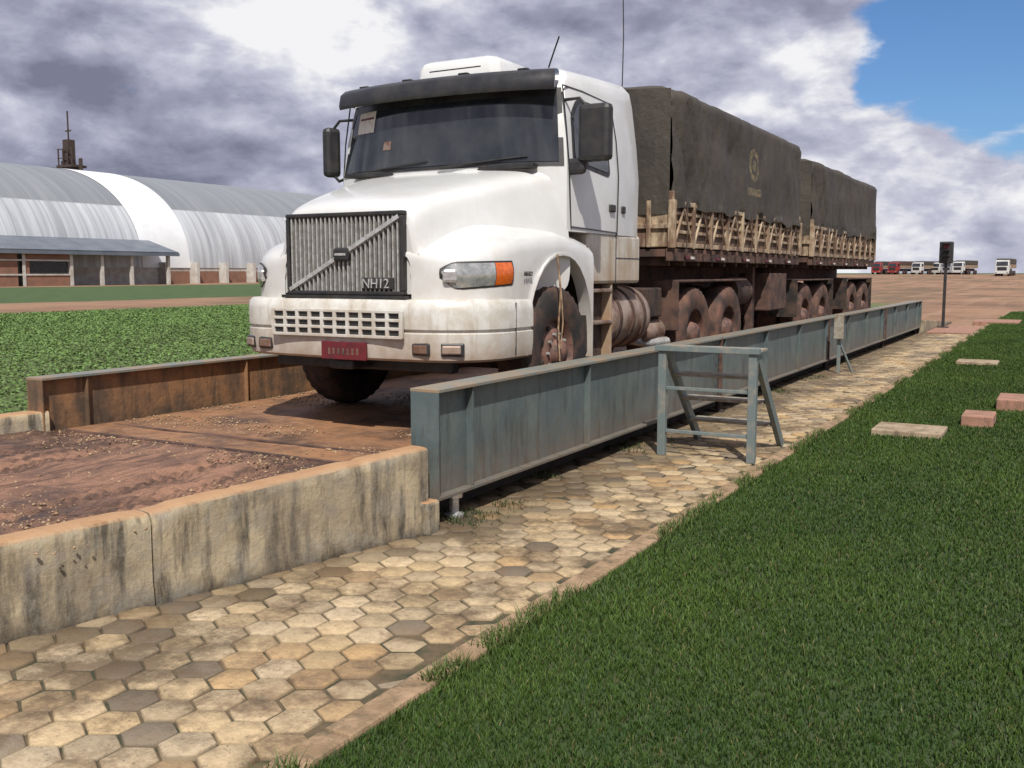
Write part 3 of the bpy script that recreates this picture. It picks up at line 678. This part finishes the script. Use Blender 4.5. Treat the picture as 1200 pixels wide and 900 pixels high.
def wheel(x,y,sgn,parent,dusty,rear=False,z=.55,k=1.0):
    t='tyred' if dusty else 'tyre'
    pf=[(.29,-.30),(.42,-.31),(.50,-.30),(.535,-.27),(.548,-.22),(.55,-.13),(.548,-.06),(.535,-.01),(.50,.01),(.45,.018),(.40,.02),(.33,.005),(.295,-.005),(.285,-.03)]
    pf=[(r*k,t_) for r,t_ in pf]
    lathe('tyre',pf,t,parent,(x,y,z),'X',64,(3,4,5,6,7),sgn)
    if rear: pr=[(.292,-.01),(.285,-.05),(.27,-.12),(.25,-.16),(.19,-.18),(.15,-.17),(.14,-.05),(.12,.0),(.10,.02),(0,.02)]
    else: pr=[(.31,-.005),(.28,-.035),(.265,-.08),(.235,-.07),(.19,-.03),(.17,-.02),(.12,-.015),(.11,.03),(.09,.05),(0,.055)]
    lathe('rim',pr,'rim',parent,(x,y,z),'X',40,None,sgn)
    for i in range(10):
        a_=2*math.pi*i/10; r=.165 if not rear else .17; xx_=x+sgn*(-.015 if not rear else -.165)
        lathe('lug',[(0,.02),(.014,.02),(.014,-.01)],'chrome' if not dusty else 'rim',parent,(xx_,y+math.cos(a_)*r,z+math.sin(a_)*r),'X',8,None,sgn)
    for i in range(8):
        a_=2*math.pi*(i+.5)/8; xx_=x+sgn*(-.052 if not rear else -.168)
        lathe('hand_hole',[(0,.012),(.024,.012),(.024,-.01)],'dark',parent,(xx_,y+math.cos(a_)*.222,z+math.sin(a_)*.222),'X',12,None,sgn)
for sgn in (1,-1):
    wheel(sgn*1.215,1.43,sgn,T,False,False,.58,1.05)
    for y in (5.0,6.3): wheel(sgn*1.22,y,sgn,T,True,True); lathe('tyre_inner',[(.3,-.3),(.53,-.3),(.55,-.2),(.55,-.05),(.53,0),(.3,0)],'tyred',T,(sgn*.86,y,.55),'X',40,None,sgn)
TW('axle',[(-.95,.95,1.36,1.5,.42,.56),(-.8,.8,4.95,5.05,.48,.62),(-.8,.8,6.25,6.35,.48,.62)],'under',.02)
TW('springs',[(s_*.5-.05,s_*.5+.05,.7,2.2,.60,.68) for s_ in (1,-1)],'under',.01)
TW('chassis_rails',[(s_*.42-.04,s_*.42+.04,.3,7.1,.85,1.1) for s_ in (1,-1)]+[(-.42,.42,y,y+.12,.88,1.06) for y in (3.4,4.4,5.6,6.9)],'chassis',.01)
TW('fifth_wheel',[(-.45,.45,5.1,6.1,1.12,1.2)],'under',.03)
for sgn in (1,-1):
    a_,b_=sorted((sgn*.72,sgn*1.10))
    TW('step_box',[(a_,b_,2.13,2.60,.42,1.15)],'under',.02)
    a_,b_=sorted((sgn*.72,sgn*1.19))
    TW('step_frame',[(a_,b_,2.105,2.13,.42,1.155),(a_,b_,2.60,2.635,.42,1.155)],'paintlow',.008)
    a2,b2=sorted((sgn*1.0,sgn*1.2))
    TW('step_tread',[(a2,b2,2.11,2.62,z,z+.035) for z in (.42,.78,1.08)],'tankm',.008)
    o_=(sgn*.86,0,.81)
    lathe('fuel_tank',[(0,2.70),(.28,2.70),(.315,2.73),(.32,2.78),(.32,3.62),(.315,3.67),(.28,3.70),(0,3.70)],'tankm',T,o_,'Y',40)
    for y in (2.88,3.2,3.5): lathe('tank_strap',[(.318,y-.03),(.329,y-.03),(.329,y+.03),(.318,y+.03)],'chassis',T,o_,'Y',40)
    lathe('air_tank',[(0,3.82),(.11,3.82),(.13,3.86),(.13,4.3),(.11,4.34),(0,4.34)],'tankm',T,(sgn*.98,0,.62),'Y',24)
    TW('rear_mudguard',[(sgn*1.0-.24,sgn*1.0+.24,4.32,4.36,.62,1.18),(sgn*1.0-.24,sgn*1.0+.24,4.36,7.0,1.155,1.185)],'chassis',.01)
TW('battery_box',[(.55,1.1,3.78,4.2,.78,1.1)],'under',.02)
tube('exhaust_pipe',[(.9,3.72,.55),(1.05,3.95,.5),(1.12,4.3,.5)],.055,'gbar',T)
tube('air_hose',[(.3,3.32,2.1),(.35,3.5,1.7),(.32,3.8,1.6),(.3,4.04,1.9)],.018,'black',T)
tube('air_hose_2',[(.5,3.32,2.0),(.6,3.55,1.55),(.5,3.85,1.55),(.45,4.04,1.8)],.015,'red',T)
tube('rope',[(1.27,1.30,1.42),(1.292,1.32,1.1),(1.282,1.30,.8),(1.292,1.31,.52)],.008,'pebble',T)
tube('rope_2',[(1.27,1.30,1.42),(1.289,1.34,1.1),(1.296,1.36,.85),(1.286,1.34,.62)],.006,'pebble',T)
TW('light_block',[(-.6,.6,.9,2.0,1.2,1.5)],'dark',0)  # dark box added inside the hood to block light in the wheel wells
TW('inner_wheel_arch',[(s_*.9-.3,s_*.9+.3,2.02,2.05,.55,1.5) for s_ in (-1,1)],'dark',0)
# ------------------------------------------------------------------ trailers
def trailer(y0,y1,zt,axles,first):
    E=empty('cargo_trailer',(-5.02,0,0)); hw=1.27; zb=1.88; zp=2.38
    B=lambda n_,l,m_,b_=.006: boxes(n_,l,m_,E,b_)
    ny=int((y1-y0)/.06); P=[]
    sec=[]
    for z in np.linspace(zp-.10,zt-.10,24): sec.append((1,hw+.035-(.03*(z-zp)/(zt-zp)),z))
    sec+=[(1,hw-.03,zt-.045),(1,hw-.10,zt-.01)]
    top=[(x,) for x in np.linspace(hw-.2,-(hw-.2),18)]
    for i in range(ny+1):
        y=y0+(y1-y0)*i/ny; ring_=[]
        fr_=math.exp(-((y-y0)/.9)**2)
        def W(sd,x,z):
            n1=nz(y*2.2,z*.5,sd*7+y0); n2=nz(y*5+z*1.6,z*.9,sd*3+y0); n3=nz(y*.7,z*2.0,sd)
            d_=abs(nz((y-y0)*2.5-z*1.5,z*.5,4))
            return .035*n1+.022*n2+.035*n3-.02*(1-min(1,d_*6))-.07*fr_*(1-min(1,abs(nz((y-y0)*2.2+(z-zp)*1.0,z*.3,8))*5))
        e=1-min(1,min(y-y0,y1-y)/.16)
        for sd,x,z in sec:
            zz=z
            if z<zp+.0: zz=z+.05*abs(math.sin(math.pi*(y-y0)/.95))+.03*nz(y*3,1)
            ring_.append((x+W(1,x,z)-.05*e*e,y,zz-.06*e*e*(z>zt-.2)))
        for (x,) in top: ring_.append((x,y,zt+.06*(1-(x/hw)**2)-.03*abs(math.sin(math.pi*(y-y0)/.95))*(1-(x/hw)**2)+.015*nz(x*3,y*3)-.06*e*e))
        for sd,x,z in sec[::-1]: ring_.append((-x-W(-1,x,z)+.05*e*e,y,z-.06*e*e*(z>zt-.2)))
        P.append(ring_)
    grid('tarpaulin',P,'tarp',E,ang=80)
    for yy_,sg_ in ((y0,1),(y1,-1)):
        Q=[]
        for z in np.linspace(zp-.15,zt-.05,22):
            Q.append([(x,yy_-sg_*(.005+.03*nz(x*2.5,z*.8,5)+.015*nz(x*7,z*2,1))*(1-(abs(x)/hw)**8),z+(.05*(1-(x/hw)**2) if z>zt-.1 else 0)) for x in np.linspace(-hw+.05,hw-.05,30)])
        grid('tarpaulin_end',Q,'tarp',E,ang=80)
    for s_ in (1,-1):
        f=lambda a_,b_: tuple(sorted((s_*a_,s_*b_)))
        n_=int(round((y1-y0)/.62)); st=(y1-y0)/n_
        B('side_inset',[f(hw-.06,hw-.022)+(y0,y1,zb,zp)],'boardin',0)
        rails=[f(hw-.05,hw+.02)+(y0,y1,zp-.05,zp),f(hw-.05,hw+.02)+(y0,y1,zb,zb+.05)]
        rails+=[f(hw-.04,hw+.004)+(y0,y1,zb+q,zb+q+.035) for q in (.15,.25,.35)]
        B('side_rails',rails,'cream',.005)
        posts=[f(hw-.05,hw+.026)+(y0+i*st-.03,y0+i*st+.03,zb-.01,zp+.002) for i in range(n_+1)]
        dg=[]
        for i in range(n_):
            ya=y0+i*st+.05; yb=y0+(i+1)*st-.05; ymid=(ya+yb)/2
            dg.append(bar((s_*(hw+.005),ya,zb+.05),(s_*(hw+.005),ymid,zp-.06),.02,.03)); dg.append(bar((s_*(hw+.005),yb,zb+.05),(s_*(hw+.005),ymid,zp-.06),.02,.03))
        B('side_posts',posts,'cream',.005); B('side_braces',dg,'cream',.003)
        B('hooks',[f(hw+.02,hw+.05)+(y0+i*st*.5,y0+i*st*.5+.03,zb-.07,zb-.02) for i in range(2*n_)],'chassis',.003)
        for i in range(1,2*n_,2):
            yy_=y0+i*st/2; tube('tarp_cord',[(s_*(hw+.04),yy_,zp-.02),(s_*(hw+.045),yy_+.03,zb+.2),(s_*(hw+.035),yy_+.01,zb-.05)],.006,'chassis',E)
        B('reflector',[f(hw+.0,hw+.012)+(y0+.4+i*1.1,y0+.55+i*1.1,zb-.125,zb-.095) for i in range(int((y1-y0)/1.1))],'red',0)
        B('reflector_white',[f(hw+.0,hw+.012)+(y0+.56+i*1.1,y0+.71+i*1.1,zb-.125,zb-.095) for i in range(int((y1-y0)/1.1))],'paper',0)
        B('side_chassis',[f(hw-.08,hw-.004)+(y0,y1,zb-.15,zb-.012)],'chassis',.006)
    B('headboard',[(-hw,hw,y0-.0,y0+.05,zb,zp+.1),(-hw,hw,y1-.05,y1,zb,zp+.1)],'cream',.01)
    B('headboard_ribs',[(-hw+i*.28,-hw+.05+i*.28,y0-.03,y0,zb,zp) for i in range(1,9)]+[(-hw,hw,y0-.031,y0+.0,zb+.2,zb+.25)],'cream',.004)
    B('floor',[(-hw+.09,hw-.09,y0,y1,zb-.1,zb-.02)],'chassis',0)
    B('cross_members',[(-hw+.09,hw-.09,y,y+.07,zb-.2,zb-.1) for y in np.arange(y0+.1,y1,.5)],'chassis',.004)
    B('main_rails',[(s_*.45-.05,s_*.45+.05,y0+.2,y1,1.45,1.72) for s_ in (1,-1)],'chassis',.01)
    if axles:
        a0,a1=min(axles),max(axles)
        B('rear_rails',[(s_*.5-.05,s_*.5+.05,a0-.9,a1+.8,1.15,1.5) for s_ in (1,-1)],'chassis',.01)
        for y in axles:
            for s_ in (1,-1):
                wheel(s_*1.22,y,s_,E,True,True,.89)
                lathe('tyre_inner',[(.3,-.3),(.53,-.3),(.55,-.2),(.55,-.05),(.53,0),(.3,0)],'tyred',E,(s_*.86,y,.89),'X',40,None,s_)
                B('spring_hanger',[(s_*.5-.06,s_*.5+.06,y-.5,y+.5,1.0,1.1)],'chassis',.01)
            B('axle',[(-.9,.9,y-.06,y+.06,.83,.95)],'under',.02)
        for s_ in (1,-1):
            B('mudguard',[(s_*1.02-.25,s_*1.02+.25,a0-.62,a1+.62,1.475,1.50)],'chassis',.01)
            B('mudflap',[(s_*1.0-.25,s_*1.0+.25,a1+.68,a1+.70,.6,1.5),(s_*1.0-.25,s_*1.0+.25,a0-.72,a0-.70,.9,1.5)],'under',.003)
    return E
t1=trailer(10.15,15.85,3.60,(16.6,17.9),True)
boxes('landing_legs',[(s_*1.0-.06,s_*1.0+.06,14.0,14.12,.62,1.75) for s_ in (1,-1)]+[(s_*1.0-.12,s_*1.0+.12,13.95,14.17,.58,.63) for s_ in (1,-1)]+[(-1,1,14.03,14.09,1.0,1.06)],'chassis',t1,.01)
boxes('tool_box',[(.75,1.22,14.35,15.3,1.05,1.6),(-1.22,-.75,14.4,15.3,1.05,1.6)],'chassis',t1,.02)
lathe('spare_wheel_carrier',[(0,13.0),(.2,13.0),(.2,13.7),(0,13.7)],'chassis',t1,(.95,0,1.35),'Y',24)
t2=trailer(16.75,22.65,3.48,(20.6,21.9),False)
# ------------------------------------------------------------------ distant vehicles
def cmat(n_,c): 
    M[n_]=pmat(n_,c,tuple(v*.8 for v in c),rough=.4,ns=1); return n_
cm=[cmat('truck_paint_white',(.6,.6,.58)),cmat('truck_paint_red',(.28,.03,.025)),cmat('truck_paint_grey',(.35,.36,.38)),cmat('truck_paint_orange',(.45,.22,.12))]
def dtruck(x,y,col,rot,cargo,k=1.0):
    z=gh(x,y)-.03
    E=empty('parked_truck',(x,y,z)); E.rotation_euler=(0,0,rot); E.scale=(k,k,k)
    B=lambda n_,l,m_,b_=.03: boxes(n_,l,m_,E,b_)
    B('cab',[(-1.2,1.2,0,1.9,.9,1.9),[(-1.2,0,1.9),(1.2,0,1.9),(1.2,1.9,1.9),(-1.2,1.9,1.9),(-1.1,.25,2.9),(1.1,.25,2.9),(1.1,1.85,3.0),(-1.1,1.85,3.0)]],col,.08)
    B('bumper',[(-1.22,1.22,-.12,.2,.45,.95)],col,.04)
    B('windscreen',[[(-1.0,-.03,1.95),(1.0,-.03,1.95),(1.0,.05,1.95),(-1.0,.05,1.95),(-.95,.19,2.7),(.95,.19,2.7),(.95,.25,2.7),(-.95,.25,2.7)]],'glass',.0)
    B('side_windows',[(-1.215,1.215,.6,1.4,2.0,2.6)],'glass',0)
    B('grille',[(-.8,.8,-.03,.02,1.05,1.7)],'black',0); B('lamps',[(-1.1,-.8,-.14,-.1,.6,.8),(.8,1.1,-.14,-.1,.6,.8)],'lamp',0)
    B('cargo_box',[(-1.28,1.28,2.3,12,1.5,2.2)],'cream',.03); B('cargo_cover',[(-1.25,1.25,2.32,11.95,2.2,3.3)],cargo,.15)
    B('chassis',[(-.5,.5,.5,12,.8,1.4)],'chassis',0)
    for s_ in (1,-1):
        for yy_ in (1.0,4.5,5.8,9.6,10.9): lathe('wheel',[(0,0),(.3,0),(.5,.02),(.52,-.05),(.52,-.28),(0,-.28)],'tyre',E,(s_*1.2,yy_,.52),'X',20,None,s_)
for x,y,c_,cg in ((-42.8,262,cm[1],'tarp'),(-38.5,259,cm[1],'chassis'),(-33.4,262,cm[0],'tarp'),(-29.7,268,cm[0],'tarp'),(-26.3,260,cm[2],'tarp'),(-22.9,250,cm[0],'tarp')):
    dtruck(x,y,c_,R(-12+random.uniform(-6,6)),cg)
dtruck(-11.2,205,cm[0],R(-3),'tarp',1.0)
# ------------------------------------------------------------------ light / sky
el=R(52); sd=Vector((.52,-.85,0)).normalized()*math.cos(el); sd.z=math.sin(el)
sun=bpy.data.lights.new('sun','SUN'); sun.energy=4.8; sun.angle=R(.6); sun.color=(1,.96,.89)
so=bpy.data.objects.new('sun',sun); sc.collection.objects.link(so); so.rotation_euler=(-sd).to_track_quat('-Z','Y').to_euler()
wd=bpy.data.worlds.new('World'); sc.world=wd; wd.use_nodes=True; nt=wd.node_tree
bg=nt.nodes['Background']; bg.inputs['Strength'].default_value=.1
sky=N(nt,'ShaderNodeTexSky',sky_type='NISHITA'); sky.sun_disc=False; sky.sun_elevation=el; sky.sun_rotation=math.atan2(sd.x,sd.y)
sky.air_density=1.0; sky.dust_density=.6
tc=N(nt,'ShaderNodeTexCoord'); D=tc.outputs['Generated']
def cn(off,scale,detail,rough,dist=.2,st=(1,1,2.0)):
    mp=N(nt,'ShaderNodeMapping'); mp.inputs['Scale'].default_value=st; mp.inputs['Location'].default_value=off
    nt.links.new(D,mp.inputs[0]); n=N(nt,'ShaderNodeTexNoise'); n.inputs['Scale'].default_value=scale; n.inputs['Detail'].default_value=detail; n.inputs['Roughness'].default_value=rough; n.inputs['Distortion'].default_value=dist
    nt.links.new(mp.outputs[0],n.inputs['Vector']); return n.outputs['Fac']
def dirmask(az,elv,c0,c1):
    a_=R(az);e_=R(elv); v=(math.sin(a_)*math.cos(e_),math.cos(a_)*math.cos(e_),math.sin(e_))
    vm=N(nt,'ShaderNodeVectorMath',operation='DOT_PRODUCT'); nt.links.new(D,vm.inputs[0]); vm.inputs[1].default_value=v
    return mrange(nt,vm.outputs['Value'],math.cos(R(c0)),math.cos(R(c1)),0,1,True)
n1=cn((.3,.1,0),5.0,9,.54); n2=cn((.3-.02,.1+.02,-.07),5.0,9,.54); nb=cn((2.3,1.1,.4),1.8,3,.5)
n3=cn((5.1,1.7,.2),13,7,.58); n4=cn((5.1-.015,1.7+.015,.2-.045),13,7,.58)
hole=dirmask(-4.2,11.8,9.0,1.5)
white=dirmask(-7,4.5,14,3); white2=dirmask(-46,13,9,2); white3=dirmask(-39,14,5,1); darkm=dirmask(-20,15,12,4); dark2=dirmask(-50,6.5,10,2)
cov=math_(nt,'ADD',n1,math_(nt,'MULTIPLY',math_(nt,'SUBTRACT',n3,.5),.25))
cov=math_(nt,'SUBTRACT',math_(nt,'ADD',cov,.26),math_(nt,'MULTIPLY',hole,.36))
cover=mrange(nt,cov,.42,.53,0,1,True)
diff=math_(nt,'ADD',math_(nt,'MULTIPLY',math_(nt,'SUBTRACT',n1,n2),1.9),math_(nt,'MULTIPLY',math_(nt,'SUBTRACT',n3,n4),1.0))
br=math_(nt,'ADD',math_(nt,'ADD',diff,.50),math_(nt,'MULTIPLY',math_(nt,'SUBTRACT',nb,.5),.5))
br=math_(nt,'ADD',br,math_(nt,'MULTIPLY',white,.30)); br=math_(nt,'ADD',br,math_(nt,'MULTIPLY',math_(nt,'ADD',white2,white3),.22))
br=math_(nt,'SUBTRACT',br,math_(nt,'MULTIPLY',darkm,.12)); br=math_(nt,'SUBTRACT',br,math_(nt,'MULTIPLY',dark2,.28))
cr=N(nt,'ShaderNodeValToRGB'); nt.links.new(br,cr.inputs[0]); e_=cr.color_ramp.elements
e_[0].position=0.0; e_[0].color=(.20,.21,.29,1); e_[1].position=.98; e_[1].color=(.90,.90,.92,1)
x_=e_.new(.35); x_.color=(.34,.345,.455,1); x_=e_.new(.68); x_.color=(.55,.56,.67,1)
cl=mixc(nt,1.0,cr.outputs[0],(10,10,10),'MULTIPLY')
skc=mixc(nt,1.0,sky.outputs[0],(.55,.78,1.08),'MULTIPLY')
fin=mixc(nt,cover,skc,cl)
nt.links.new(fin,bg.inputs['Color'])
sc.view_settings.view_transform='Standard'; sc.view_settings.look='None'; sc.view_settings.exposure=0
